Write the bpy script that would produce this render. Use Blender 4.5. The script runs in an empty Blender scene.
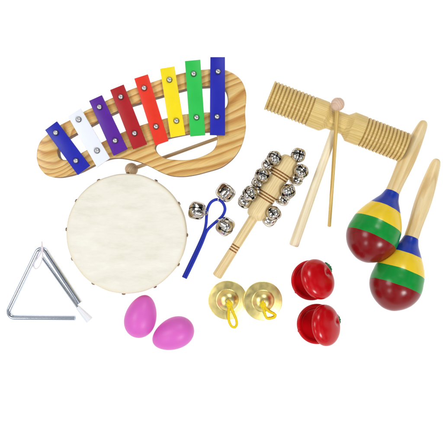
import bpy, bmesh, math, random
from math import sin, cos, pi, radians, sqrt, atan2
from mathutils import Vector, Matrix, noise

random.seed(7)
S = 0.00128                 # metres per layout unit
CH = 700.0                  # camera height in layout units
scene = bpy.context.scene
C = scene.collection

# ------------------------------------------------------------------ helpers
def P(px, py, z=0.0):
    """layout point (measured on the plan of the table) at height z"""
    k = (CH - z) / CH
    return Vector(((px - 221.5) * k, (221.5 - py) * k, z))

def obj(name, bm, mats, parent=None, sharp=38, loc=None):
    """link one bmesh (in layout units) as ONE mesh object"""
    bmesh.ops.recalc_face_normals(bm, faces=bm.faces[:])
    for v in bm.verts:
        v.co *= S
    me = bpy.data.meshes.new(name)
    bm.to_mesh(me); bm.free()
    for m in (mats if isinstance(mats, (list, tuple)) else [mats]):
        me.materials.append(m)
    me.shade_smooth()
    me.set_sharp_from_angle(angle=radians(sharp))
    o = bpy.data.objects.new(name, me)
    C.objects.link(o)
    if parent: o.parent = parent
    if loc is not None: o.location = Vector(loc) * S
    return o

def thing(name, label, cat, loc, rotz=0.0, group=None):
    o = bpy.data.objects.new(name, None); C.objects.link(o)
    o.empty_display_size = 0.01
    o.location = Vector(loc) * S; o.rotation_euler = (0, 0, rotz)
    o['label'] = label; o['category'] = cat
    if group: o['group'] = group
    return o

def dup(root, loc, rotz, label):
    r = root.copy(); C.objects.link(r)
    r.location = Vector(loc) * S; r.rotation_euler = (0, 0, rotz); r['label'] = label
    for ch in list(root.children):
        c = ch.copy(); C.objects.link(c); c.parent = r
        for g in list(ch.children):
            d = g.copy(); C.objects.link(d); d.parent = c
    return r

def frame(A, B):
    """matrix whose local X runs from A to B, local Z as near up as possible"""
    A = Vector(A); B = Vector(B)
    x = (B - A).normalized()
    up = Vector((0, 0, 1)) if abs(x.z) < 0.95 else Vector((0, 1, 0))
    y = up.cross(x).normalized(); z = x.cross(y)
    m = Matrix((x, y, z)).transposed().to_4x4(); m.translation = A
    return m

def lathe(bm, prof, M=None, seg=48, mat=None, squash=None):
    """revolve (s, r) round local X; mat(i) gives the material of band i"""
    M = M or Matrix()
    rings = []
    for s, r in prof:
        if r < 1e-6:
            rings.append([bm.verts.new(M @ Vector((s, 0, 0)))])
        else:
            rings.append([bm.verts.new(M @ Vector((s, r * cos(2*pi*k/seg), r * sin(2*pi*k/seg)))) for k in range(seg)])
    for i in range(len(rings) - 1):
        a, b = rings[i], rings[i + 1]
        for k in range(seg):
            k2 = (k + 1) % seg
            if len(a) == 1 and len(b) == 1: continue
            if len(a) == 1: f = bm.faces.new((a[0], b[k], b[k2]))
            elif len(b) == 1: f = bm.faces.new((a[k], b[0], a[k2]))
            else: f = bm.faces.new((a[k], b[k], b[k2], a[k2]))
            if mat: f.material_index = mat(i)
    return rings

def catmull(pts, n=8, closed=False):
    pts = [Vector(p) for p in pts]; N = len(pts); out = []
    rng = range(N) if closed else range(N - 1)
    for i in rng:
        if closed:
            p0, p1, p2, p3 = pts[i-1], pts[i], pts[(i+1) % N], pts[(i+2) % N]
        else:
            p0 = pts[max(i-1, 0)]; p1 = pts[i]; p2 = pts[i+1]; p3 = pts[min(i+2, N-1)]
        for k in range(n):
            t = k / n
            out.append(0.5 * ((2*p1) + (p2-p0)*t + (2*p0-5*p1+4*p2-p3)*t*t + (3*p1-p0-3*p2+p3)*t**3))
    if not closed: out.append(pts[-1])
    return out

def tube(bm, pts, r, seg=12, closed=False, cap=True, rfun=None):
    pts = [Vector(p) for p in pts]; N = len(pts)
    nrm = None; rings = []
    for i, p in enumerate(pts):
        a = pts[i-1] if (i > 0 or closed) else p
        b = pts[(i+1) % N] if (i < N-1 or closed) else p
        t = (b - a).normalized()
        if nrm is None:
            nrm = Vector((0, 0, 1)) if abs(t.z) < 0.9 else Vector((1, 0, 0))
        nrm = (nrm - t * nrm.dot(t)).normalized()
        bn = t.cross(nrm)
        rr = rfun(i / max(1, N-1)) if rfun else r
        rings.append([bm.verts.new(p + (nrm * cos(2*pi*k/seg) + bn * sin(2*pi*k/seg)) * rr) for k in range(seg)])
    for i in range(N if closed else N - 1):
        a, b = rings[i], rings[(i+1) % N]
        off = 0
        if closed and i == N - 1:
            off = min(range(seg), key=lambda o: (a[0].co - b[o].co).length)
        for k in range(seg):
            bm.faces.new((a[k], b[(k+off) % seg], b[(k+1+off) % seg], a[(k+1) % seg]))
    if cap and not closed:
        bm.faces.new(rings[0]); bm.faces.new(list(reversed(rings[-1])))

def ball(bm, c, r, seg=32, rings=20, squash=(1, 1, 1)):
    M = Matrix.Translation(Vector(c)) @ Matrix.Diagonal((*squash, 1))
    lathe(bm, [(-r * cos(pi*i/rings), r * sin(pi*i/rings)) for i in range(rings + 1)], M, seg)

# ------------------------------------------------------------------ materials
def lin(r, g, b):
    f = lambda v: (v/255/12.92) if v/255 <= 0.04045 else ((v/255 + 0.055)/1.055)**2.4
    return (f(r), f(g), f(b), 1)

def newmat(name):
    m = bpy.data.materials.new(name); m.use_nodes = True
    return m, m.node_tree, m.node_tree.nodes['Principled BSDF']

def N(nt, typ, **kw):
    n = nt.nodes.new(typ)
    for k, v in kw.items(): setattr(n, k, v)
    return n

def ramp(nt, stops):
    r = N(nt, 'ShaderNodeValToRGB')
    e = r.color_ramp.elements
    while len(e) < len(stops): e.new(0.5)
    for i, (p, c) in enumerate(stops): e[i].position = p; e[i].color = c
    return r

def mapped(nt, rot=(0, 0, 0), scale=(1, 1, 1), loc=(0, 0, 0)):
    t = N(nt, 'ShaderNodeTexCoord')
    a = N(nt, 'ShaderNodeMapping'); a.inputs['Rotation'].default_value = rot
    nt.links.new(t.outputs['Object'], a.inputs['Vector'])
    b = N(nt, 'ShaderNodeMapping'); b.inputs['Scale'].default_value = scale; b.inputs['Location'].default_value = loc
    nt.links.new(a.outputs['Vector'], b.inputs['Vector'])
    return b.outputs['Vector']

def paint(name, rgb, rough=0.4, coat=0.0, spec=0.5, var=0.10, bump=0.0, bscale=900, scale=60):
    m, nt, b = newmat(name)
    v = mapped(nt)
    n = N(nt, 'ShaderNodeTexNoise'); n.inputs['Scale'].default_value = scale; n.inputs['Detail'].default_value = 5
    nt.links.new(v, n.inputs['Vector'])
    c = lin(*rgb); d = tuple(x * (1 - var) for x in c[:3]) + (1,); l = tuple(min(1, x * (1 + var*0.6)) for x in c[:3]) + (1,)
    r = ramp(nt, [(0.3, d), (0.7, l)])
    nt.links.new(n.outputs['Fac'], r.inputs['Fac']); nt.links.new(r.outputs['Color'], b.inputs['Base Color'])
    rr = N(nt, 'ShaderNodeMapRange'); rr.inputs['To Min'].default_value = rough * 0.8; rr.inputs['To Max'].default_value = rough * 1.2
    nt.links.new(n.outputs['Fac'], rr.inputs['Value']); nt.links.new(rr.outputs['Result'], b.inputs['Roughness'])
    b.inputs['Coat Weight'].default_value = coat; b.inputs['Coat Roughness'].default_value = 0.06
    b.inputs['Specular IOR Level'].default_value = spec
    if bump:
        n2 = N(nt, 'ShaderNodeTexNoise'); n2.inputs['Scale'].default_value = bscale; n2.inputs['Detail'].default_value = 3
        nt.links.new(v, n2.inputs['Vector'])
        bp = N(nt, 'ShaderNodeBump'); bp.inputs['Strength'].default_value = bump; bp.inputs['Distance'].default_value = 0.0004
        nt.links.new(n2.outputs['Fac'], bp.inputs['Height']); nt.links.new(bp.outputs['Normal'], b.inputs['Normal'])
    return m

def metal(name, rgb, rough=0.15, var=0.08, scale=120, bump=0.0, edge=(1, 1, 1), rgb2=None):
    m, nt, b = newmat(name)
    b.inputs['Metallic'].default_value = 1
    b.inputs['Specular Tint'].default_value = (*edge, 1)
    v = mapped(nt)
    n = N(nt, 'ShaderNodeTexNoise'); n.inputs['Scale'].default_value = scale; n.inputs['Detail'].default_value = 4
    nt.links.new(v, n.inputs['Vector'])
    c = lin(*rgb); d = tuple(x * (1 - var) for x in c[:3]) + (1,)
    if rgb2: d = lin(*rgb2)
    r = ramp(nt, [(0.38, d), (0.56, c)])
    nt.links.new(n.outputs['Fac'], r.inputs['Fac']); nt.links.new(r.outputs['Color'], b.inputs['Base Color'])
    rr = N(nt, 'ShaderNodeMapRange'); rr.inputs['To Min'].default_value = rough * 0.6; rr.inputs['To Max'].default_value = rough * 1.5
    nt.links.new(n.outputs['Fac'], rr.inputs['Value']); nt.links.new(rr.outputs['Result'], b.inputs['Roughness'])
    if bump:
        bp = N(nt, 'ShaderNodeBump'); bp.inputs['Strength'].default_value = bump; bp.inputs['Distance'].default_value = 0.001
        nt.links.new(n.outputs['Fac'], bp.inputs['Height']); nt.links.new(bp.outputs['Normal'], b.inputs['Normal'])
    return m

def wood(name, light, mid, dark, angle=0.0, freq=90.0, stretch=7.0, dist=3.0, rough=0.45, fine=0.35, coat=0.0, dstop=0.86, tilt=0.0, knot=None):
    """long grain along local X turned by angle (radians, about Z)"""
    m, nt, b = newmat(name)
    v = mapped(nt, rot=(0.35, tilt, -angle), scale=(1/stretch, 1, 1))
    low = N(nt, 'ShaderNodeTexNoise'); low.inputs['Scale'].default_value = freq * 0.55; low.inputs['Detail'].default_value = 2
    nt.links.new(v, low.inputs['Vector'])
    w = N(nt, 'ShaderNodeTexWave', wave_type='BANDS', bands_direction='Y', wave_profile='SAW')
    w.inputs['Scale'].default_value = freq; w.inputs['Distortion'].default_value = 0
    mx = N(nt, 'ShaderNodeVectorMath', operation='MULTIPLY_ADD')
    mx.inputs[1].default_value = (0, dist / freq, 0)
    cb = N(nt, 'ShaderNodeCombineXYZ')
    if knot:
        # growth lines swing round a knot
        oc = N(nt, 'ShaderNodeTexCoord'); df = N(nt, 'ShaderNodeVectorMath', operation='DISTANCE')
        df.inputs[1].default_value = (knot[0], knot[1], 22*S); nt.links.new(oc.outputs['Object'], df.inputs[0])
        mr = N(nt, 'ShaderNodeMapRange', interpolation_type='SMOOTHERSTEP')
        for k_, v_ in (('From Min', 4*S), ('From Max', 36*S), ('To Min', 22*S*freq/dist), ('To Max', 0)): mr.inputs[k_].default_value = v_
        nt.links.new(df.outputs['Value'], mr.inputs['Value'])
        ad = N(nt, 'ShaderNodeMath', operation='ADD'); nt.links.new(low.outputs['Fac'], ad.inputs[0]); nt.links.new(mr.outputs['Result'], ad.inputs[1])
        nt.links.new(ad.outputs['Value'], cb.inputs['Y'])
    else:
        nt.links.new(low.outputs['Fac'], cb.inputs['Y'])
    nt.links.new(cb.outputs['Vector'], mx.inputs[0]); nt.links.new(v, mx.inputs[2])
    nt.links.new(mx.outputs['Vector'], w.inputs['Vector'])
    r = ramp(nt, [(0.0, lin(*light)), (0.5, lin(*mid)), (dstop, lin(*dark)), (1.0, lin(*mid))])
    nt.links.new(w.outputs['Fac'], r.inputs['Fac'])
    v2 = mapped(nt, rot=(0, 0, -angle), scale=(1/28.0, 1, 1))
    fn = N(nt, 'ShaderNodeTexNoise'); fn.inputs['Scale'].default_value = 1500; fn.inputs['Detail'].default_value = 4
    nt.links.new(v2, fn.inputs['Vector'])
    r2 = ramp(nt, [(0.35, (1-fine, 1-fine*1.05, 1-fine*1.2, 1)), (0.62, (1, 1, 1, 1))])
    nt.links.new(fn.outputs['Fac'], r2.inputs['Fac'])
    mm = N(nt, 'ShaderNodeMix', data_type='RGBA', blend_type='MULTIPLY'); mm.inputs['Factor'].default_value = 1
    nt.links.new(r.outputs['Color'], mm.inputs[6]); nt.links.new(r2.outputs['Color'], mm.inputs[7])
    big = N(nt, 'ShaderNodeTexNoise'); big.inputs['Scale'].default_value = 35; big.inputs['Detail'].default_value = 3
    tc = N(nt, 'ShaderNodeTexCoord'); nt.links.new(tc.outputs['Object'], big.inputs['Vector'])
    r3 = ramp(nt, [(0.3, (0.90, 0.88, 0.84, 1)), (0.7, (1, 1, 1, 1))])
    nt.links.new(big.outputs['Fac'], r3.inputs['Fac'])
    m2 = N(nt, 'ShaderNodeMix', data_type='RGBA', blend_type='MULTIPLY'); m2.inputs['Factor'].default_value = 1
    nt.links.new(mm.outputs[2], m2.inputs[6]); nt.links.new(r3.outputs['Color'], m2.inputs[7])
    nt.links.new(m2.outputs[2], b.inputs['Base Color'])
    b.inputs['Roughness'].default_value = rough; b.inputs['Coat Weight'].default_value = coat; b.inputs['Coat Roughness'].default_value = 0.2
    bp = N(nt, 'ShaderNodeBump'); bp.inputs['Strength'].default_value = 0.25; bp.inputs['Distance'].default_value = 0.0003
    nt.links.new(fn.outputs['Fac'], bp.inputs['Height']); nt.links.new(bp.outputs['Normal'], b.inputs['Normal'])
    return m

def cord_mat(name, rgb, rgb2, scale=1100, rough=0.75):
    m, nt, b = newmat(name)
    v = mapped(nt, rot=(0.4, 0.5, 0.7))
    w = N(nt, 'ShaderNodeTexWave', wave_type='BANDS', bands_direction='DIAGONAL'); w.inputs['Scale'].default_value = scale
    w.inputs['Distortion'].default_value = 2.5; w.inputs['Detail'].default_value = 2
    nt.links.new(v, w.inputs['Vector'])
    r = ramp(nt, [(0.15, lin(*rgb2)), (0.7, lin(*rgb))])
    nt.links.new(w.outputs['Fac'], r.inputs['Fac']); nt.links.new(r.outputs['Color'], b.inputs['Base Color'])
    b.inputs['Roughness'].default_value = rough
    bp = N(nt, 'ShaderNodeBump'); bp.inputs['Strength'].default_value = 0.6; bp.inputs['Distance'].default_value = 0.0005
    nt.links.new(w.outputs['Fac'], bp.inputs['Height']); nt.links.new(bp.outputs['Normal'], b.inputs['Normal'])
    return m

AX = atan2(62, 205)          # the xylophone's long axis
M_pine = wood('varnished pine', (241, 208, 142), (231, 190, 114), (198, 138, 66), AX + 0.10, 32, 7.5, 2.3, 0.36, 0.2, 0.2, knot=((58-140)*S, (125-153)*S))
M_sideshade = wood('brown side wood with shade', (142, 100, 58), (126, 86, 48), (104, 68, 36), 0, 120, 6, 1.5, 0.6, 0.15)  # frame side walls: their shade is put into a darker brown
M_block = wood('golden turned wood', (232, 207, 138), (227, 199, 127), (214, 181, 104), 0, 150, 12, 1.6, 0.42, 0.10)
M_blockgroove = wood('stained and shaded groove wood', (204, 168, 98), (196, 158, 88), (182, 142, 72), 0, 150, 9, 2, 0.55, 0.15)  # groove stain and groove shadow together in one colour
M_pale = wood('pale birch', (246, 236, 208), (242, 228, 196), (232, 214, 174), 0, 110, 16, 1.4, 0.45, 0.08)
M_maple = wood('lacquered maple', (240, 218, 170), (236, 210, 156), (222, 190, 130), 0, 60, 12, 1.8, 0.4, 0.08, 0.1)
M_handle = wood('light beech', (238, 218, 168), (234, 210, 156), (226, 198, 140), 0, 120, 14, 1.4, 0.42, 0.08)
M_burnt = wood('burnt groove', (170, 116, 56), (156, 102, 44), (136, 84, 34), 0, 120, 10, 2.0, 0.6, 0.1)
M_dowel = wood('beech dowel', (226, 200, 160), (218, 190, 148), (202, 170, 124), 0, 140, 14, 1.6, 0.5, 0.15)
M_bamboo = wood('yellow dowel', (226, 196, 118), (218, 184, 102), (196, 156, 76), 0, 140, 14, 1.6, 0.45, 0.12)
M_bead = wood('pinkish wooden bead', (232, 202, 182), (226, 194, 172), (214, 180, 156), 0.6, 110, 9, 1.5, 0.6, 0.12)
M_tanbead = wood('tan wooden bead', (238, 212, 176), (232, 204, 166), (218, 186, 146), 0.6, 110, 9, 1.5, 0.5, 0.12)
M_chrome = metal('chrome', (220, 228, 240), 0.17, 0.03, 15, edge=(0.45, 0.48, 0.5))
M_nickel = metal('nickel', (236, 233, 227), 0.11, 0.14, 75, 0.3, edge=(0.22, 0.18, 0.13), rgb2=(206, 196, 178))
M_inside = metal('shade-dark bell inside', (52, 44, 38), 0.4, 0.3, 300)  # darkness of the bell hollow put into the metal colour, pellet too
M_brass = metal('pale brass', (246, 227, 150), 0.34, 0.05, 140, 0.02, edge=(0.8, 0.75, 0.5))
M_screw = metal('screw steel', (226, 226, 226), 0.28, 0.08)
M_dark = paint('dark rubber', (34, 30, 30), 0.6)
M_bronze = metal('worn tack bronze', (150, 122, 96), 0.35, 0.2, 400)
BAR = {
 'blue': paint('blue bar enamel', (26, 32, 168), 0.42, 0, 0.35, 0.05, 0.05),
 'white': paint('white bar enamel', (232, 236, 245), 0.42, 0, 0.35, 0.02, 0.05),
 'purple': paint('purple bar enamel', (88, 26, 150), 0.42, 0, 0.35, 0.05, 0.05),
 'crimson': paint('crimson bar enamel', (172, 20, 30), 0.42, 0, 0.35, 0.05, 0.05),
 'orange': paint('orange bar enamel', (230, 50, 26), 0.42, 0, 0.35, 0.05, 0.05),
 'yellow': paint('yellow bar enamel', (244, 220, 10), 0.42, 0, 0.35, 0.03, 0.05),
 'green': paint('green bar enamel', (40, 192, 78), 0.42, 0, 0.35, 0.05, 0.05)}
M_skin, _nt, _b = newmat('drum skin')
def _skin():
    nt, b = _nt, _b
    v = mapped(nt)
    n1 = N(nt, 'ShaderNodeTexNoise'); n1.inputs['Scale'].default_value = 48; n1.inputs['Detail'].default_value = 9; n1.inputs['Roughness'].default_value = 0.74
    st = N(nt, 'ShaderNodeMapping'); st.inputs['Rotation'].default_value = (0, 0, 0.5); st.inputs['Scale'].default_value = (0.4, 1.3, 1)
    nt.links.new(v, st.inputs['Vector']); nt.links.new(st.outputs['Vector'], n1.inputs['Vector'])
    r1 = ramp(nt, [(0.3, lin(220, 215, 197)), (0.5, lin(231, 227, 213)), (0.72, lin(239, 236, 225))])
    nt.links.new(n1.outputs['Fac'], r1.inputs['Fac'])
    # yellower where the skin is folded over the hoop (a real stain ring)
    sx = N(nt, 'ShaderNodeVectorMath', operation='LENGTH')
    fl = N(nt, 'ShaderNodeVectorMath', operation='MULTIPLY'); fl.inputs[1].default_value = (1, 1, 0)
    nt.links.new(v, fl.inputs[0]); nt.links.new(fl.outputs['Vector'], sx.inputs[0])
    wob = N(nt, 'ShaderNodeMath', operation='MULTIPLY_ADD'); wob.inputs[1].default_value = 0.012
    nt.links.new(n1.outputs['Fac'], wob.inputs[0]); nt.links.new(sx.outputs['Value'], wob.inputs[2])
    mr = N(nt, 'ShaderNodeMapRange'); mr.inputs['From Min'].default_value = 54.5*S + 0.006; mr.inputs['From Max'].default_value = 58.5*S + 0.006
    nt.links.new(wob.outputs['Value'], mr.inputs['Value'])
    mx = N(nt, 'ShaderNodeMix', data_type='RGBA')
    nt.links.new(mr.outputs['Result'], mx.inputs['Factor']); nt.links.new(r1.outputs['Color'], mx.inputs[6]); mx.inputs[7].default_value = lin(226, 214, 184)
    nt.links.new(mx.outputs[2], b.inputs['Base Color'])
    b.inputs['Roughness'].default_value = 0.62; b.inputs['Specular IOR Level'].default_value = 0.3
    n2 = N(nt, 'ShaderNodeTexNoise'); n2.inputs['Scale'].default_value = 320; n2.inputs['Detail'].default_value = 5
    nt.links.new(v, n2.inputs['Vector'])
    bp = N(nt, 'ShaderNodeBump'); bp.inputs['Strength'].default_value = 0.25; bp.inputs['Distance'].default_value = 0.0006
    nt.links.new(n2.outputs['Fac'], bp.inputs['Height']); nt.links.new(bp.outputs['Normal'], b.inputs['Normal'])
_skin()
M_mblue = paint('blue gloss paint', (26, 54, 162), 0.24, 0.0, 0.36, 0.06, 0.04, 200)
M_myel = paint('yellow gloss paint', (240, 204, 44), 0.2, 0.0, 0.45, 0.05, 0.04, 200)
M_mgrn = paint('green gloss paint', (16, 142, 54), 0.24, 0.0, 0.36, 0.06, 0.04, 200)
M_mred = paint('dark red gloss paint', (128, 10, 16), 0.24, 0.0, 0.36, 0.06, 0.04, 200)
M_egg = paint('pink egg plastic', (217, 99, 194), 0.42, 0.0, 0.4, 0.03, 0.05, 500)
M_cast = paint('red gloss plastic', (192, 6, 18), 0.2, 0.0, 0.36, 0.05)
M_leaf = paint('green leaf plastic', (20, 120, 60), 0.4, 0.0, 0.5, 0.15)
M_tip = paint('milky rubber', (226, 229, 234), 0.35, 0.0, 0.5, 0.03)
M_string = paint('white string', (226, 218, 222), 0.7, 0.0, 0.3, 0.06)
M_ycord = cord_mat('yellow cord', (255, 232, 18), (244, 204, 8), 900)
M_bcord = cord_mat('blue cord', (36, 64, 218), (16, 30, 140), 700)
M_clear = paint('grey sleeve plastic', (206, 210, 212), 0.3)

# ------------------------------------------------------------------ the surface they lie on: a white table, glow added to wash out shadows
def tabletop():
    m, nt, b = newmat('white table with added glow')
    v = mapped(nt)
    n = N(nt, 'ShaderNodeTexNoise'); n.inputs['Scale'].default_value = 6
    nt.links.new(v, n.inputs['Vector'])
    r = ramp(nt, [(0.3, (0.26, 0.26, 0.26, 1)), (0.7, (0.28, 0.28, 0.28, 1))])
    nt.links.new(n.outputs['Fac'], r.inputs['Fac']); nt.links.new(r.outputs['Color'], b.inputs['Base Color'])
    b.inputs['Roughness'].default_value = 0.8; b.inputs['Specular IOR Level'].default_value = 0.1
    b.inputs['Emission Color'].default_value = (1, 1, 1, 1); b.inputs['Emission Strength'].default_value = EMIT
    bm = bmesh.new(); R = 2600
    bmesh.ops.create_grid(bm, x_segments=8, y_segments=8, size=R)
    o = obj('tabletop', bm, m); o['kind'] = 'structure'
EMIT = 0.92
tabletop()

# ------------------------------------------------------------------ xylophone
ZT = 22.0                                   # top of the wooden frame
O_x = P(140, 125, 0)
xy = thing('xylophone', 'fish-shaped pine xylophone with eight coloured metal bars and an open handle', 'xylophone', O_x)
outer = [(36.5,154),(38,146),(41.5,139.5),(47,134.5),(54,128.5),(61.5,124),(69.5,120),(83.5,111.6),(95,106),(106,100.5),(117,95.5),(129,90),(140,86),(154,81.3),(168,76.8),(180,73.5),(192,71),(205,69.3),(216,68.8),(226,70),(236,75),(242.5,82),(246,92),(246.2,101),(245.2,111),(245.6,120),(246,128),(244,139),(240,149),(234.5,157),(228,163),(220,167.8),(205,172.3),(195,174.8),(183,176.4),(171,175.6),(160,171.7),(151,167),(139.6,162),(126.5,158.8),(116.6,157.8),(107,159.3),(98,163),(90,167),(80,172),(70,175.4),(58,177.3),(47,175.5),(40,168.5),(37,161)]
hole1 = [(57.5,152),(59.5,145.5),(64,140.5),(71,136),(80,131),(95,122.8),(110,114.5),(129,106),(140,102.4),(153,98.2),(164,95),(179,90.6),(190,88),(204,86.2),(217,86),(225,89),(227.8,98),(226,107),(218,111.5),(205,112.4),(182,114.6),(160,119.8),(141,125.2),(123,132),(102,142),(81,153),(68,159.5),(60,158.5)]
hole2 = [(155,147),(158,142.5),(168,138),(180,135.2),(192,133),(205,131.5),(213,131.5),(217,135),(217,142),(214,149),(208,153.6),(199,157.5),(190,159.6),(180,160),(168,159),(161,156),(156.5,151.5)]
def board(outline, holes, z0, z1, bev):
    cu = bpy.data.curves.new('frame_outline', 'CURVE'); cu.dimensions = '2D'; cu.fill_mode = 'BOTH'
    for pl in [outline] + holes:
        pts = catmull([P(x, y, z1) - O_x for x, y in pl], 6, True)
        sp = cu.splines.new('POLY'); sp.points.add(len(pts) - 1); sp.use_cyclic_u = True
        for q, p in zip(sp.points, pts): q.co = (p.x, p.y, 0, 1)
    h = (z1 - z0) / 2
    cu.extrude = h - bev; cu.bevel_depth = bev; cu.offset = -bev; cu.bevel_resolution = 3
    tmp = bpy.data.objects.new('frame_outline', cu); C.objects.link(tmp)
    dg = bpy.context.evaluated_depsgraph_get()
    me = bpy.data.meshes.new_from_object(tmp.evaluated_get(dg))
    bpy.data.objects.remove(tmp); bpy.data.curves.remove(cu)
    bm = bmesh.new(); bm.from_mesh(me); bpy.data.meshes.remove(me)
    bmesh.ops.remove_doubles(bm, verts=bm.verts[:], dist=0.01)
    for v in bm.verts: v.co.z += (z0 + z1) / 2
    bm.normal_update()
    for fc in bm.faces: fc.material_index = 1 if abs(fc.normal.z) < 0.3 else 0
    return bm
obj('frame', board(outer, [hole1, hole2], 8, ZT, 1.1), [M_pine, M_sideshade], xy, 45)
for q in [(48,160),(96,113),(236,92),(236,136)]:
    bm = bmesh.new(); p = P(*q, ZT) - O_x
    lathe(bm, [(0,0),(0,4),(0.6,4.6),(8.2,4.6),(8.2,0)], frame((p.x,p.y,0),(p.x,p.y,1)), 24)
    obj('foot', bm, M_dark, xy)
bars = [
 ('blue', 'blue bar at the narrow rounded end', [(45,130),(56.8,121.2),(90,165.7),(77.7,175)], [(55.5,132.7),(75.7,160.7)]),
 ('white', 'white bar', [(67.9,116.6),(80.6,108.2),(110,158),(97,167.5)], [(78.3,119.3),(96.8,150.5)]),
 ('purple', 'purple bar', [(89,100.8),(101.8,95),(127.5,148.9),(113.5,155.8)], [(99.3,107),(115,140.6)]),
 ('crimson', 'dark red bar', [(110,89.9),(123.6,84.4),(147,144.2),(133,149.4)], [(120.6,96.8),(134.4,133.2)]),
 ('orange', 'orange red bar', [(134.2,78.5),(147.8,74.2),(168.5,140.8),(155.2,145.4)], [(144,87.9),(155.9,126.4)]),
 ('yellow', 'yellow bar', [(160,68.7),(174.4,66.3),(185.4,134.7),(170.6,137.4)], [(169.3,79.6),(176.3,120.7)]),
 ('green', 'green bar', [(184.9,61),(200.3,59.6),(205.3,135),(190.2,136.3)], [(193.6,73.6),(196.5,117.3)]),
 ('blue', 'blue bar at the wide end', [(210.3,57),(225,57),(225.1,135.3),(209.8,135)], [(218,71.4),(217,116.6)])]
ZB = 26.2
def screw_mesh():
    bm = bmesh.new()
    lathe(bm, [(-1.6,0),(-1.6,2.0),(0.02,2.0),(0.02,2.75),(0.7,2.75),(0.75,2.35)], frame((0,0,0),(0,0,1)), 28, lambda i: 1)
    prof = [(0.75, 2.35), (1.5, 2.3), (2.1, 1.95), (2.5, 1.3), (2.62, 0.9)]
    lathe(bm, prof + [(2.3, 0.75), (2.3, 0)], frame((0,0,0),(0,0,1)), 28, lambda i: 0)
    return obj('screw', bm, [M_screw, M_dark], None, 50)
sc0 = screw_mesh(); first_screw = True
for key, lab, quad, pins in bars:
    bm = bmesh.new()
    pts = [P(x, y, ZB) - O_x for x, y in quad]
    lo = [bm.verts.new((p.x, p.y, ZB - 2.2)) for p in pts]; hi = [bm.verts.new((p.x, p.y, ZB)) for p in pts]
    bm.faces.new(lo); bm.faces.new(hi)
    for i in range(4): bm.faces.new((lo[i], lo[(i+1) % 4], hi[(i+1) % 4], hi[i]))
    bmesh.ops.bevel(bm, geom=bm.edges[:], offset=0.28, segments=2, affect='EDGES', profile=0.5)
    b = obj('bar', bm, BAR[key], xy); b['label'] = lab
    for x, y in pins:
        s = sc0 if first_screw else sc0.copy()
        if not first_screw: C.objects.link(s)
        first_screw = False
        s.parent = b; s.location = (P(x, y, ZB + 1.5) - O_x).xy.to_3d() * S + Vector((0, 0, ZB * S))
        s.rotation_euler.z = random.random() * 3

# mallet tucked under the handle of the xylophone
def mallet(name, label, A, B, ballr, r0, r1, mball, mstick, back=1.0):
    """A = centre of the ball, B = far end of the stick"""
    A = Vector(A); B = Vector(B)
    org = Vector((A.x, A.y, 0))
    t = thing(name, label, 'mallet', org)
    a, b = A - org, B - org
    L = (b - a).length
    bm = bmesh.new(); Mx = frame((0,0,0), (1,0,0))
    lathe(bm, [(ballr*0.5,0),(ballr*0.5,r0)] + [(L*k/12, r0 + (r1-r0)*k/12) for k in range(2, 12)] + [(L-0.5, r1),(L, r1*0.75),(L,0)], Mx, 20)
    s = obj('stick', bm, mstick, t)
    fm = frame(a, b); loc, rot, _ = fm.decompose()
    s.location = loc * S; s.rotation_mode = 'QUATERNION'; s.rotation_quaternion = rot
    bm = bmesh.new()
    n = 24
    prof = [(-ballr*cos(pi*i/n), ballr*sin(pi*i/n)) for i in range(n+1)]
    prof = [(-ballr*0.97, 0), (-ballr*0.95, 1.4)] + [q for q in prof if q[0] > -ballr*0.94]
    lathe(bm, prof, None, 32)
    h = obj('ball_head', bm, mball, t)
    h.location = loc * S; h.rotation_mode = 'QUATERNION'; h.rotation_quaternion = rot
    return t
mallet('mallet', 'tan wooden ball mallet slid under the xylophone handle, its ball touching the drum',
       P(131.4, 169.3, 6.5), P(217.5, 138.2, 2.0), 6.5, 1.9, 1.75, M_tanbead, M_dowel)

# ------------------------------------------------------------------ hand drum
DH = 30.0
dr = thing('hand_drum', 'round frame drum with cream skin head fixed by small tacks', 'drum', P(126.2, 233.6, DH) * Vector((1,1,0)))
RD = 60.2 * (CH - DH) / CH
bm = bmesh.new()
lathe(bm, [(0,RD-6),(0,RD-0.9),(DH-2,RD-0.9),(DH-2,RD-6),(0,RD-6)], frame((0,0,0),(0,0,1)), 96)
obj('wooden_shell', bm, M_maple, dr)
bm = bmesh.new()
prof = [(15,RD+0.1),(22,RD+0.15),(27.2,RD+0.1)]
for i in range(7):
    a = pi/2*i/6
    prof.append((DH-2.2+2.2*sin(a), RD-2.1+2.2*cos(a)))
prof += [(DH-0.1, RD*k) for k in (0.93,0.85,0.7,0.5,0.3,0.1)] + [(DH-0.1,0)]
lathe(bm, prof, frame((0,0,0),(0,0,1)), 128)
for v in bm.verts:                                   # hide is never quite even
    rr = v.co.xy.length
    if rr > RD*0.92:
        n = noise.noise(Vector((v.co.x*0.09, v.co.y*0.09, v.co.z*0.05)))
        k = 1 + 0.006*n; v.co.x *= k; v.co.y *= k
        if v.co.z < 16: v.co.z += 2.5*n
    else:
        v.co.z += 0.12*noise.noise(Vector((v.co.x*0.05, v.co.y*0.05, 3)))
bmesh.ops.recalc_face_normals(bm, faces=bm.faces[:])
obj('drum_head', bm, M_skin, dr, 60)
t0 = None
for k, a in enumerate([1.5,31,62,93,124,155,184,213,242,271,299,330]):
    if t0 is None:
        bm = bmesh.new()
        lathe(bm, [(-1.0,0),(-1.0,0.6),(0.1,0.6),(0.1,1.9),(0.6,1.85),(1.15,1.2),(1.35,0.5),(1.4,0)], None, 18)
        t0 = obj('tack', bm, M_bronze, dr); t = t0
    else:
        t = t0.copy(); C.objects.link(t); t.parent = dr
    A = radians(-a)
    t.location = Vector(((RD+0.25)*cos(A), (RD+0.25)*sin(A), DH - 4.0 - (k % 3)*0.5)) * S
    t.rotation_euler = (0, 0, A)

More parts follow.
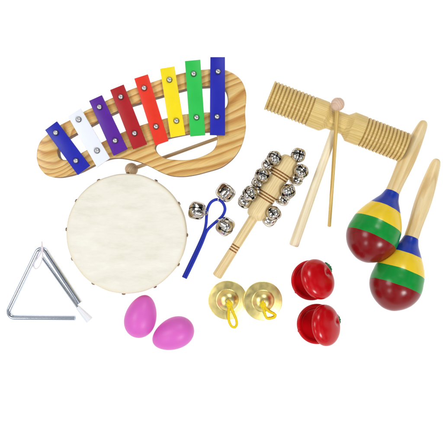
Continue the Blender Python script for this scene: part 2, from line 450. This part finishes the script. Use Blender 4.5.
# ------------------------------------------------------------------ triangle and its beater
rt = 2.5
tri_o = P(40, 285, 0)
tr = thing('triangle', 'chrome steel triangle with one open corner and a white string loop', 'triangle', tri_o)
def arc_corner(p0, p1, p2, r, n=10):
    a = (p0-p1).normalized(); b = (p2-p1).normalized()
    ang = a.angle(b); d = r/math.tan(ang/2)
    s, e = p1 + a*d, p1 + b*d
    c = p1 + (a+b).normalized() * (r/sin(ang/2))
    out = []
    v0, v1 = s-c, e-c
    for i in range(n+1):
        t = i/n; om = v0.angle(v1)
        out.append(c + (v0*sin((1-t)*om) + v1*sin(t*om))/sin(om))
    return out
q = [P(x, y, rt) - tri_o for x, y in [(75,318),(5.2,317.4),(41.0,243.5),(80,302.6)]]
path = [q[0], q[0].lerp(q[1], 0.3), q[0].lerp(q[1], 0.6)] + arc_corner(q[0], q[1], q[2], 6) + [q[1].lerp(q[2], 0.35), q[1].lerp(q[2], 0.6)] + arc_corner(q[1], q[2], q[3], 5.2) + [q[2].lerp(q[3], 0.4), q[2].lerp(q[3], 0.7), q[3]]
def chamfer_tube(bm, pts, r, seg=24):
    d0 = (pts[0]-pts[1]).normalized(); d1 = (pts[-1]-pts[-2]).normalized()
    pts = [pts[0]+d0*0.4] + pts + [pts[-1]+d1*0.4]
    n = len(pts)
    tube(bm, pts, r, seg, rfun=lambda t: r*0.78 if (t < 1e-6 or t > 1-1e-6) else r)
bm = bmesh.new(); chamfer_tube(bm, path, rt)
obj('rod', bm, M_chrome, tr, 35)
lp = [(42.2,243.2,3.5),(41.8,246,5.6),(41.4,250,5.9),(40.8,253,4.0),(38,257.5,2.2),(34.6,262,1.2),(33.8,266,0.8),(35.6,268.8,0.8),(38.8,267,0.9),(41.2,262.5,1.6),(42.4,257,3.4),(42.6,252.5,5.6),(42.3,247.5,6.6),(42.0,244,5.0),(41.9,241.6,3.2)]
bm = bmesh.new(); tube(bm, catmull([P(*p) - tri_o for p in lp], 6), 0.62, 8)
ball(bm, P(42.0,247.2,6.3)-tri_o, 1.3, 14, 8)
obj('string_loop', bm, M_string, tr)
bt_o = P(62, 285, 0)
bt = thing('triangle_beater', 'thin chrome beater with flared milky tip lying along the inside of the triangle', 'beater', bt_o)
A = P(42.6, 257.4, 1.8) - bt_o; B = P(79.0, 308.6, 3.7) - bt_o; E = P(89.8, 320.4, 4.0) - bt_o
bm = bmesh.new(); chamfer_tube(bm, [A, A.lerp(B, .3), A.lerp(B, .6), B], 1.6, 18)
obj('rod', bm, M_chrome, bt, 35)
bm = bmesh.new(); L = (E-B).length
lathe(bm, [(-2.0,1.62),(-2.0,2.1),(0.6,2.4),(L*0.3,2.9),(L*0.7,3.6),(L-0.6,4.0),(L,3.5),(L,0)], frame(B, E), 28)
obj('rubber_tip', bm, M_tip, bt, 40)

# ------------------------------------------------------------------ jingle bells
def bell_bm(r, p=2.4, w=0.075, N=22, zend=-0.18):
    bm = bmesh.new(); cache = {}
    def vert(d):
        d = Vector(d); d = Vector([math.tan(c*pi/4) for c in d])
        n = (abs(d.x)**p + abs(d.y)**p + abs(d.z)**p)**(1/p)
        d = d/n
        # petals: pinch the slotted end into four lobes
        th = atan2(d.y, d.x); lob = 0.5+0.5*cos(4*th + pi)
        hz = max(0.0, d.z + 0.1)
        d = Vector((d.x*(1+0.07*hz*lob), d.y*(1+0.07*hz*lob), d.z*(1 - 0.05*(1-lob)*hz)))
        k = tuple(round(c, 4) for c in d)
        if k not in cache: cache[k] = bm.verts.new(d * r)
        return cache[k]
    fs = [((1,0,0),(0,1,0),(0,0,1)),((-1,0,0),(0,0,1),(0,1,0)),((0,1,0),(0,0,1),(1,0,0)),((0,-1,0),(1,0,0),(0,0,1)),((0,0,1),(1,0,0),(0,1,0)),((0,0,-1),(0,1,0),(1,0,0))]
    for n, u, v in fs:
        n, u, v = Vector(n), Vector(u), Vector(v)
        for i in range(N):
            for j in range(N):
                cs = [(i,j),(i+1,j),(i+1,j+1),(i,j+1)]
                vs = [vert(n + u*(2*a/N-1) + v*(2*b/N-1)) for a, b in cs]
                if len(set(vs)) < 4: continue
                c = sum((x.co for x in vs), Vector())/4/r
                m = min(abs(c.x), abs(c.y))
                if (c.z > zend and m < w) or (abs(c.z - zend) < 0.2 and m < 0.2 and max(abs(c.x), abs(c.y)) > 0.5):
                    continue
                bm.faces.new(vs)
    loose = [v for v in bm.verts if not v.link_faces]
    bmesh.ops.delete(bm, geom=loose, context='VERTS')
    bmesh.ops.recalc_face_normals(bm, faces=bm.faces[:])
    # give the shell thickness
    geom = bmesh.ops.solidify(bm, geom=bm.faces[:], thickness=r*0.07)
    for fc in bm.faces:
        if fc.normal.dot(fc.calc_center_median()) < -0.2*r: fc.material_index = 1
    nf = len(bm.faces)
    # shell seam, shank and the pellet inside
    zs = -0.42
    rr = r*(1 - abs(zs)**p)**(1/p)
    tube(bm, [Vector((rr*1.0*cos(2*pi*k/40), rr*1.0*sin(2*pi*k/40), zs*r)) for k in range(40)], r*0.045, 6, True)
    tube(bm, [Vector((r*0.3*cos(2*pi*k/20), 0, -r*1.02 + r*0.3*sin(2*pi*k/20))) for k in range(20)], r*0.09, 8, True)
    n2 = len(bm.faces)
    ball(bm, (r*0.1, -r*0.05, -r*0.1), r*0.32, 16, 10)
    bm.faces.ensure_lookup_table()
    for k in range(n2, len(bm.faces)): bm.faces[k].material_index = 1
    return bm
def orient(o, direction, spin=0.0):
    o.rotation_mode = 'QUATERNION'
    o.rotation_quaternion = Vector(direction).to_track_quat('Z', 'Y') @ Matrix.Rotation(spin, 3, 'Z').to_quaternion()

# strap of three bells
js_o = P(206, 230, 0)
js = thing('bell_strap', 'looped blue cord carrying three large silver jingle bells', 'bell strap', js_o)
left = [(183.2,277.4,1.5),(187,269.5,1.5),(193.5,256,1.6),(199.6,243,1.8),(204.0,232.5,2.2),(206.0,224,3.0),(206.6,216,4.2),(207.5,209,5.2),(211,202.3,5.6),(217,199.5,6.0),(222.5,202.5,5.6),(225,209,4.8),(222.6,215.6,4.6),(217.5,220.5,4.6),(211.5,225.8,3.6),(206.6,231.5,2.6),(202.0,243,1.8),(195.9,256.6,1.6),(189.3,270.5,1.5),(185.4,278.4,1.5)]
bm = bmesh.new(); tube(bm, catmull([P(*p) - js_o for p in left], 8), 1.45, 12)
obj('cord', bm, M_bcord, js)
bb0 = None
for (x, y, z), d, sp in [((225.4,192.6,8.3),(0.62,0.75,0.12),0.95),((197.0,210.6,8.3),(-0.95,0.2,0.2),0.35),((225.2,226.4,8.3),(0.7,-0.5,0.25),0.6)]:
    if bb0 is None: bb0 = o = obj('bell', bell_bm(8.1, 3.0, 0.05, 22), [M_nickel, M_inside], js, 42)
    else:
        o = bb0.copy(); C.objects.link(o); o.parent = js
    o.location = (P(x, y, z) - js_o) * S; orient(o, d, sp)

# bell stick
bs_o = P(260, 208, 0)
bs = thing('bell_stick', 'wooden hand bell stick with small silver jingle bells round its thick head', 'bell stick', bs_o)
A = P(216.6, 276.6, 5.2) - bs_o; B = P(291.6, 157.2, 13.0) - bs_o
LB = (B - A).length; kk = LB / 141.0
def grooves(cs, prof_r, gr, w=0.75):
    """(s, r, mat) points with burnt grooves cut in at cs"""
    return cs
def grooved_profile(s0, s1, rf, cs, w=0.7, depth=0.55, step=2.0):
    pts = []; s = s0
    marks = set()
    for c in cs: marks.update([c-w, c-w*0.45, c+w*0.45, c+w])
    n = max(2, int((s1-s0)/step))
    for i in range(n+1):
        v = s0+(s1-s0)*i/n
        if all(abs(v-c) > w*1.2 for c in cs): marks.add(v)
    for v in sorted(marks):
        d = depth if any(abs(v-c) < w*0.6 for c in cs) else 0
        pts.append((v, rf(v)-d))
    mats = []
    for a, b in zip(pts, pts[1:]):
        m = (a[0]+b[0])/2
        mats.append(1 if any(abs(m-c) < w for c in cs) else 0)
    return pts, mats
def local_axis(o, A, B):
    loc, rot, _ = frame(A, B).decompose()
    o.location = loc*S; o.rotation_mode = 'QUATERNION'; o.rotation_quaternion = rot
pts, mt = grooved_profile(1.2, 72, lambda s: 4.95 - 0.25*sin(s/72*pi), [31.2, 34, 36.8])
pts = [(0,0),(0,3.7),(0.5,4.5)] + pts; mt = [0,0,0] + mt
bm = bmesh.new(); lathe(bm, [(s*kk, r) for s, r in pts], None, 36, lambda i: mt[i])
local_axis(obj('handle', bm, [M_handle, M_burnt], bs, 50), A, B)
def headr(s):
    s -= 69.5
    e = 71.5 - s
    r = 9.6 - 0.25*sin(s/71*pi)
    if s < 8: r *= sqrt(max(0, 1-((8-s)/8)**2))*0.42+0.58
    if e < 7: r *= sqrt(max(0, 1-((7-e)/7)**2))*0.5+0.5
    return r
pts, mt = grooved_profile(69.5, 141, headr, [91.6,94.4,97.2,117,119.8,122.6], step=1.0)
pts = [(69.5,0)] + pts + [(141.2,0)]; mt = [0] + mt + [0]
bm = bmesh.new(); lathe(bm, [(s*kk, r) for s, r in pts], None, 44, lambda i: mt[i])
local_axis(obj('head', bm, [M_handle, M_burnt], bs, 50), A, B)
ax = (B-A).normalized()
bells = [(274.2,158.4,20,.5),(268.8,165.4,6.6,.1),(262,175.8,20,.3),(258.2,183.4,6.6,.9),(250.2,193.4,19.5,1.1),(245.2,201.2,6.4,.4),
         (273.6,213.6,17.5,.2),(269.6,219.2,6.4,.8),(298.2,155.2,18,.6),(301.0,171.6,20,1.2),(296.2,178.6,6.6,.3),(288,191.4,20,.7),(282.6,198.4,6.6,.2)]
sb0 = None
for i, (x, y, z, sp) in enumerate(bells):
    c = P(x, y, z) - bs_o
    foot = A + ax * min(LB-6, max(74*kk, (c-A).dot(ax)))
    d = (c - foot).normalized()
    d = (d + Vector((random.uniform(-.35,.35), random.uniform(-.35,.35), random.uniform(-.1,.45)))).normalized()
    if i == 8: d = Vector((0.12, 0.1, 1)).normalized()
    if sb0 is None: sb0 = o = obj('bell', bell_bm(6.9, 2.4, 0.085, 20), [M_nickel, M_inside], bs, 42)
    else:
        o = sb0.copy(); C.objects.link(o); o.parent = bs
    o.location = c * S; orient(o, d, sp)

# ------------------------------------------------------------------ tone block with handle, and its beater
tb_o = P(338, 122, 0)
tb = thing('tone_block', 'ridged wooden guiro tone block with a long pale handle', 'tone block', tb_o)
A = P(269.3, 95.2, 15) - tb_o; B = P(404.2, 147.6, 15) - tb_o
LT = (B-A).length
u = LT/145.0
def rb(s):
    if s < 46 or s > 100:
        return 14.95 - 0.55*(0.5+0.5*cos(2*pi*(s-(2.6 if s < 60 else 101))/3.72))
    if s < 58 or s > 87: return 14.9
    if s < 66: return 14.9 - 4.7*(0.5-0.5*cos((s-58)/8*pi))
    if s > 81: return 10.2 + 4.7*((s-81)/6)**1.2
    return 10.2
cs = [2.6+3.72*i for i in range(12)] + [101+3.72*i for i in range(12)]
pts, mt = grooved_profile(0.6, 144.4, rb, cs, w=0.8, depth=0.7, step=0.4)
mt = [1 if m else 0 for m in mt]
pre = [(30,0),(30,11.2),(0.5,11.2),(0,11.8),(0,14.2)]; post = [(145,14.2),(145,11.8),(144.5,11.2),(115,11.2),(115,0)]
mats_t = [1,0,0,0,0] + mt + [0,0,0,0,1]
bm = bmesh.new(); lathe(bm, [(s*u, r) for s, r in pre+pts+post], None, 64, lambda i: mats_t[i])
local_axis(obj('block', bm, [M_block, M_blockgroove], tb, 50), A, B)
A2 = A.lerp(B, 73.5/145); A2 = A2.copy(); A2.z = 14.5
B2 = P(293.4, 246.2, 5.2) - tb_o
Lh = (B2-A2).length
bm = bmesh.new()
lathe(bm, [(8,0),(8,4.0),(Lh*0.3,4.15),(Lh*0.6,4.5),(Lh*0.9,4.95),(Lh-2.2,5.0),(Lh-0.9,4.6),(Lh-0.2,3.6),(Lh,0)], None, 32)
local_axis(obj('handle', bm, M_pale, tb, 40), A2, B2)
mallet('block_beater', 'thin yellowish wooden stick with a round pinkish ball resting across the tone block',
       P(337.7, 104.2, 31.5), P(329.3, 226.6, 2.0), 6.5, 2.0, 1.75, M_bead, M_bamboo)

# ------------------------------------------------------------------ maracas
f = 0.965
bodyr = [(-0.6,7.3),(0,7.6),(6,9.6),(12,13.2),(18,16.8),(24,20.2),(30,22.9),(36,24.8),(42,25.6),(47,26.2),(52,26),(57,24.9),(62,22.6),(66.5,19.4),(70.5,15),(73.7,9.8),(75.6,5),(76.2,0)]
handr = [(4,6.6),(-0.5,7.2),(-4,7.25),(-10,7.2),(-18,7.5),(-26,8.0),(-34,8.3),(-42,8.3),(-50,8.0),(-58,7.4),(-66,6.6),(-73,5.8),(-78,5.1),(-81.5,4.0),(-83.3,2.4),(-84,0)]
def interp(tab, n):
    pts = catmull([(a, b, 0) for a, b in tab], n); return [(p.x, max(0, p.y)) for p in pts]
SL = 0.147
def maraca(label, loc, rot):
    t = thing('maraca', label, 'maraca', loc, rot, 'pair of striped maracas')
    # local: origin under the fattest ring (s = 46); +X runs to the handle
    tilt = math.atan(SL)
    M = Matrix.Translation((0, 0, 25.2)) @ Matrix.Rotation(tilt, 4, 'Y')
    prof = [((46-s)*f, r*f) for s, r in interp(bodyr, 4)]
    # exact colour bands
    cuts = [(46-18)*f, (46-36)*f, (46-52.2)*f]
    out = [prof[0]]
    for a, b in zip(prof, prof[1:]):
        for c in cuts:
            if b[0] < c < a[0]:
                k = (a[0]-c)/(a[0]-b[0]); out.append((c, a[1]+(b[1]-a[1])*k))
        out.append(b)
    def mi(i):
        m = (out[i][0]+out[i+1][0])/2
        return 0 if m > cuts[0] else 1 if m > cuts[1] else 2 if m > cuts[2] else 3
    bm = bmesh.new(); lathe(bm, out, None, 72, mi)
    for v in bm.verts:
        for c in cuts:
            if abs(v.co.x - c) < 1e-3:
                a_ = atan2(v.co.z, v.co.y)
                v.co.x += 0.42*noise.noise(Vector((2.2*cos(a_), 2.2*sin(a_), c)))
    o = obj('body', bm, [M_mblue, M_myel, M_mgrn, M_mred], t, 60)
    o.location = M.translation*S; o.rotation_euler = (0, tilt, 0)
    bm = bmesh.new(); lathe(bm, [((46-s)*f, r*f) for s, r in interp(handr, 4)], None, 40)
    o = obj('handle', bm, M_maple, t, 60)
    o.location = M.translation*S; o.rotation_euler = (0, tilt, 0)
    return t
def mplace(neck, bottom):
    a = P(*neck, 18.6); b = P(*bottom, 29.5)
    d = (a-b).xy.normalized()
    o = a.xy - d*46*f*cos(math.atan(SL))
    return (o.x, o.y, 0), atan2(d.y, d.x)
l1, r1 = mplace((392,193),(360.4,263))
mar = maraca('striped wooden maraca whose handle touches the ridged tone block', l1, r1)
l2, r2 = mplace((411,238.4),(386.8,311.8))
m2 = dup(mar, l2, r2, 'striped wooden maraca lying closest to the right edge, below the other one')

for ch in m2.children:
    ch.rotation_euler.x = 2.1
    if ch.name.startswith('handle'): ch.scale.x = 1.03

# ------------------------------------------------------------------ egg shakers
fe = (CH-15)/CH
def egg(label, loc, rot):
    t = thing('egg_shaker', label, 'egg shaker', loc, rot, 'pink egg shakers')
    a, w = 21.8*fe, 15.6*fe
    prof = []
    n = 36
    for i in range(n+1):
        c = -cos(pi*i/n); prof.append((c*a, w*sin(pi*i/n)*(1-0.15*c)*1.0))
    bm = bmesh.new()
    lathe(bm, prof, Matrix.Translation((0, 0, w*1.015)), 64)
    # moulding seam: a faint ridge round the middle
    obj('shell', bm, M_egg, t, 60)
    return t
e1 = egg('pink egg shaker nearest the drum, its narrow end pointing at the drum', P(141.1,316.2,15)*Vector((1,1,0)), radians(74))
dup(e1, P(173.0,333.9,15)*Vector((1,1,0)), radians(180+24), 'pink egg shaker lying sideways, farther from the drum than its twin')

# ------------------------------------------------------------------ finger cymbals
def cymbal(label, loc, cord_pts, tilt, rot):
    t = thing('finger_cymbal', label, 'finger cymbal', loc, 0, 'pair of brass finger cymbals')
    R = 19.5
    prof_top = [(0.5,R),(0.9,R-0.15),(1.2,R-1.5),(1.7,R-4),(2.1,R-6.5),(2.35,R-8.2),(2.9,R-9.2),(4.6,R-11),(6.2,R-13),(7.2,R-15.2),(7.7,R-17.2),(7.75,1.3)]
    prof_top = [(a, b) for a, b in [(p.x, p.y) for p in catmull([(x, y, 0) for x, y in prof_top], 4)]]
    prof_bot = [(a-0.55, b) for a, b in reversed(prof_top)]
    bm = bmesh.new()
    lathe(bm, prof_top + prof_bot + [prof_top[0]], frame((0,0,0),(0,0,1)), 80)
    o = obj('plate', bm, M_brass, t, 60)
    o.rotation_euler = tilt[:2] + (0,); o.location = (0, 0, tilt[2]*S)
    bm = bmesh.new()
    tube(bm, catmull(cord_pts, 8), 1.3, 12)
    k = cord_pts[3]
    # the knot
    ring = [Vector(k) + Vector((1.9*cos(a), 1.5*sin(a), 0.5*sin(2*a))) for a in [2*pi*i/16 for i in range(16)]]
    tube(bm, ring, 1.5, 10, True)
    ring = [Vector(k) + Vector((1.2*sin(a), 1.9*cos(a)-1.2, 0.6*cos(2*a)+0.4)) for a in [2*pi*i/16 for i in range(16)]]
    tube(bm, ring, 1.4, 10, True)
    obj('cord', bm, M_ycord, t)
    return t
c1 = P(227.7, 300.3, 2)*Vector((1,1,0))
def cp(lst, o): return [P(x, y, z) - o for x, y, z in lst]
cymbal('brass finger cymbal beside the bell stick end, its yellow cord loop hanging straight down', c1,
       cp([(227.9,300.3,3.5),(228.0,300.5,7.4),(228.6,302,9.6),(229.4,304.2,9.4),(229.0,309,7),(228.4,315,4.4),(229,321,2.2),(231.4,326,1.3),(234.8,327.2,1.2),(236.8,324,1.4),(236,319,2.2),(233.4,312.5,4.8),(230.8,306.5,8.2),(229.6,303.6,9.8)], c1), (0,0,0.1), 0)
c2 = P(262.8, 300.9, 2)*Vector((1,1,0))
cymbal('brass finger cymbal overlapping its twin, its yellow cord loop curled to the lower right', c2,
       cp([(262.9,300.8,4.5),(262.9,301.1,8.6),(262.7,302.4,10.8),(262.9,304.8,10.4),(264.0,310,8),(265.4,315.2,4.6),(267,318.2,3.2),(270.6,318.4,2.6),(274.4,317.2,2.6),(275.2,314.8,3),(272.6,313.2,3.8),(268.6,311.2,6.2),(265.2,307.4,9.2),(263.4,304.4,10.8)], c2), (radians(0.5), radians(3.4), 1.35), 0)

# ------------------------------------------------------------------ castanets
def castanet(label, loc, rot, tau, leaf_y, hx=18.0, LX=2.0):
    t = thing('castanet', label, 'castanet', loc, rot, 'pair of red apple castanets')
    R = 19.0
    t.scale = (1.05, 1.05, 1.05)
    def shell(up):
        bm = bmesh.new()
        outp = []
        n = 14
        for i in range(n+1):
            a = pi/2*i/n
            outp.append((-9.4*cos(a)**0.85 if a < pi/2-1e-6 else 0.0, R*sin(a)))
        outp[0] = (outp[0][0], 0)
        rim = [(0.7, R-0.15), (1.3, R-0.7), (1.6, R-1.5), (1.5, R-2.4), (0.9, R-3.2), (-0.3, R-3.8), (-1.6, R-4.3), (-2.6, R-6), (-4.2, R-10), (-5.2, R-14), (-5.4, 0)]
        lathe(bm, outp + rim, frame((0,0,0),(0,0,1)), 72)
        for v in bm.verts:
            # apple outline: a slight waist at the hinge side; dimple in the dome
            ang = atan2(v.co.y, v.co.x); rr = v.co.xy.length
            v.co.x *= 1 - 0.05*max(0, cos(ang))**6*(rr/R)
            if v.co.z < -1.5:
                dd = (Vector((v.co.x-9.5, v.co.y-1.0))).length
                v.co.z += 3.2*math.exp(-(dd/3.4)**2)
        if up:
            for v in bm.verts: v.co.z = -v.co.z
        return bm
    lo = shell(False)
    for v in lo.verts: v.co.z += 9.4
    obj('lower_shell', lo, M_cast, t, 50)
    u_ = shell(True)
    for v in u_.verts: v.co.x -= hx
    o = obj('upper_shell', u_, M_cast, t, 50)
    o.location = Vector((hx, 0, 12.2))*S; o.rotation_euler = (0, tau, 0)
    bm = bmesh.new()
    # clicking nub on the rim of the lower shell
    ball(bm, (-17.6, -2.6, 10.6), 1.7, 18, 12, (1, 1, 0.8))
    obj('nub', bm, M_cast, t)
    bm = bmesh.new()
    n = 16
    rows = []
    for i in range(n+1):
        s = i/n; w = 3.8*sin(pi*min(1, s*0.93+0.05))**0.7*(1+0.16*sin(s*30))
        y = 11.5*(s-0.5)
        c = Vector((hx + LX - y*y/46, leaf_y + y, 12.6 + 0.8*sin(s*5)))
        rows.append([bm.verts.new(c + Vector((k*w*0.55, 0, 0.5*(1-abs(k)) + (0 if j else -0.9)))) for j in (0, 1) for k in (-1, 0, 1)])
    for a, b in zip(rows, rows[1:]):
        order = [0, 1, 2, 5, 4, 3]
        for x in range(6):
            i0, i1 = order[x], order[(x+1) % 6]
            bm.faces.new((a[i0], a[i1], b[i1], b[i0]))
    bm.faces.new([rows[0][i] for i in (0,1,2,5,4,3)]); bm.faces.new([rows[-1][i] for i in (3,4,5,2,1,0)])
    obj('leaf', bm, M_leaf, t)
    return t
castanet('half open red apple castanet, nearer the lower end of the tone block handle', P(311.3,280.2,10)*Vector((1,1,0)), radians(29), radians(40), 3.0)
castanet('red apple castanet gaping open, farther from the wooden sticks than its twin', P(317.0,324.0,10)*Vector((1,1,0)), radians(12), radians(46), 0.5)

# ------------------------------------------------------------------ light and camera
w = bpy.data.worlds.new('World'); scene.world = w; w.use_nodes = True
nt = w.node_tree; bg = nt.nodes['Background']
tc = N(nt, 'ShaderNodeTexCoord'); sep = N(nt, 'ShaderNodeSeparateXYZ')
nt.links.new(tc.outputs['Generated'], sep.inputs[0])
nz = N(nt, 'ShaderNodeTexNoise'); nz.inputs['Scale'].default_value = 2.6; nz.inputs['Detail'].default_value = 1.5
nt.links.new(tc.outputs['Generated'], nz.inputs['Vector'])
r = ramp(nt, [(0.44, (0.05, 0.05, 0.055, 1)), (0.50, (0.42, 0.43, 0.45, 1)), (0.58, (0.85, 0.86, 0.88, 1))])
nt.links.new(nz.outputs['Fac'], r.inputs['Fac'])
r2 = ramp(nt, [(0.0, (1, 1, 1, 1)), (0.18, (0, 0, 0, 1))])          # pale backdrop low down all round
nt.links.new(sep.outputs['Z'], r2.inputs['Fac'])
mx = N(nt, 'ShaderNodeMix', data_type='RGBA'); nt.links.new(r2.outputs['Color'], mx.inputs['Factor'])
nt.links.new(r.outputs['Color'], mx.inputs[6]); mx.inputs[7].default_value = (0.95, 0.95, 0.95, 1)
nt.links.new(mx.outputs[2], bg.inputs['Color'])
bg.inputs['Strength'].default_value = 0.8

def softbox(name, loc, size, power, col=(1, 1, 1)):
    L = bpy.data.lights.new(name, 'AREA'); L.shape = 'RECTANGLE'; L.size, L.size_y = size; L.energy = power; L.color = col
    o = bpy.data.objects.new(name, L); C.objects.link(o)
    o.location = loc; o.rotation_euler = (Vector((0, 0, 0)) - Vector(loc)).to_track_quat('-Z', 'Y').to_euler()
softbox('softbox_key', (0.75, -1.0, 1.35), (0.4, 0.4), 14)
softbox('softbox_fill', (-1.15, 0.25, 1.4), (0.6, 0.6), 10.5)
softbox('softbox_side', (-0.8, -0.75, 1.1), (0.3, 0.3), 2.6)
softbox('softbox_back', (0.5, 1.2, 1.3), (0.5, 0.4), 8)

cam = bpy.data.cameras.new('camera'); co = bpy.data.objects.new('camera', cam); C.objects.link(co)
co.location = (0, 0, CH*S); co.rotation_euler = (0, 0, 0)
cam.sensor_width = 36; cam.sensor_fit = 'HORIZONTAL'; cam.angle = 2*math.atan(221.5/CH)
cam.clip_start = 0.01; cam.clip_end = 100
scene.camera = co
scene.view_settings.view_transform = 'Standard'; scene.view_settings.look = 'None'
scene.view_settings.exposure = 0; scene.view_settings.gamma = 1
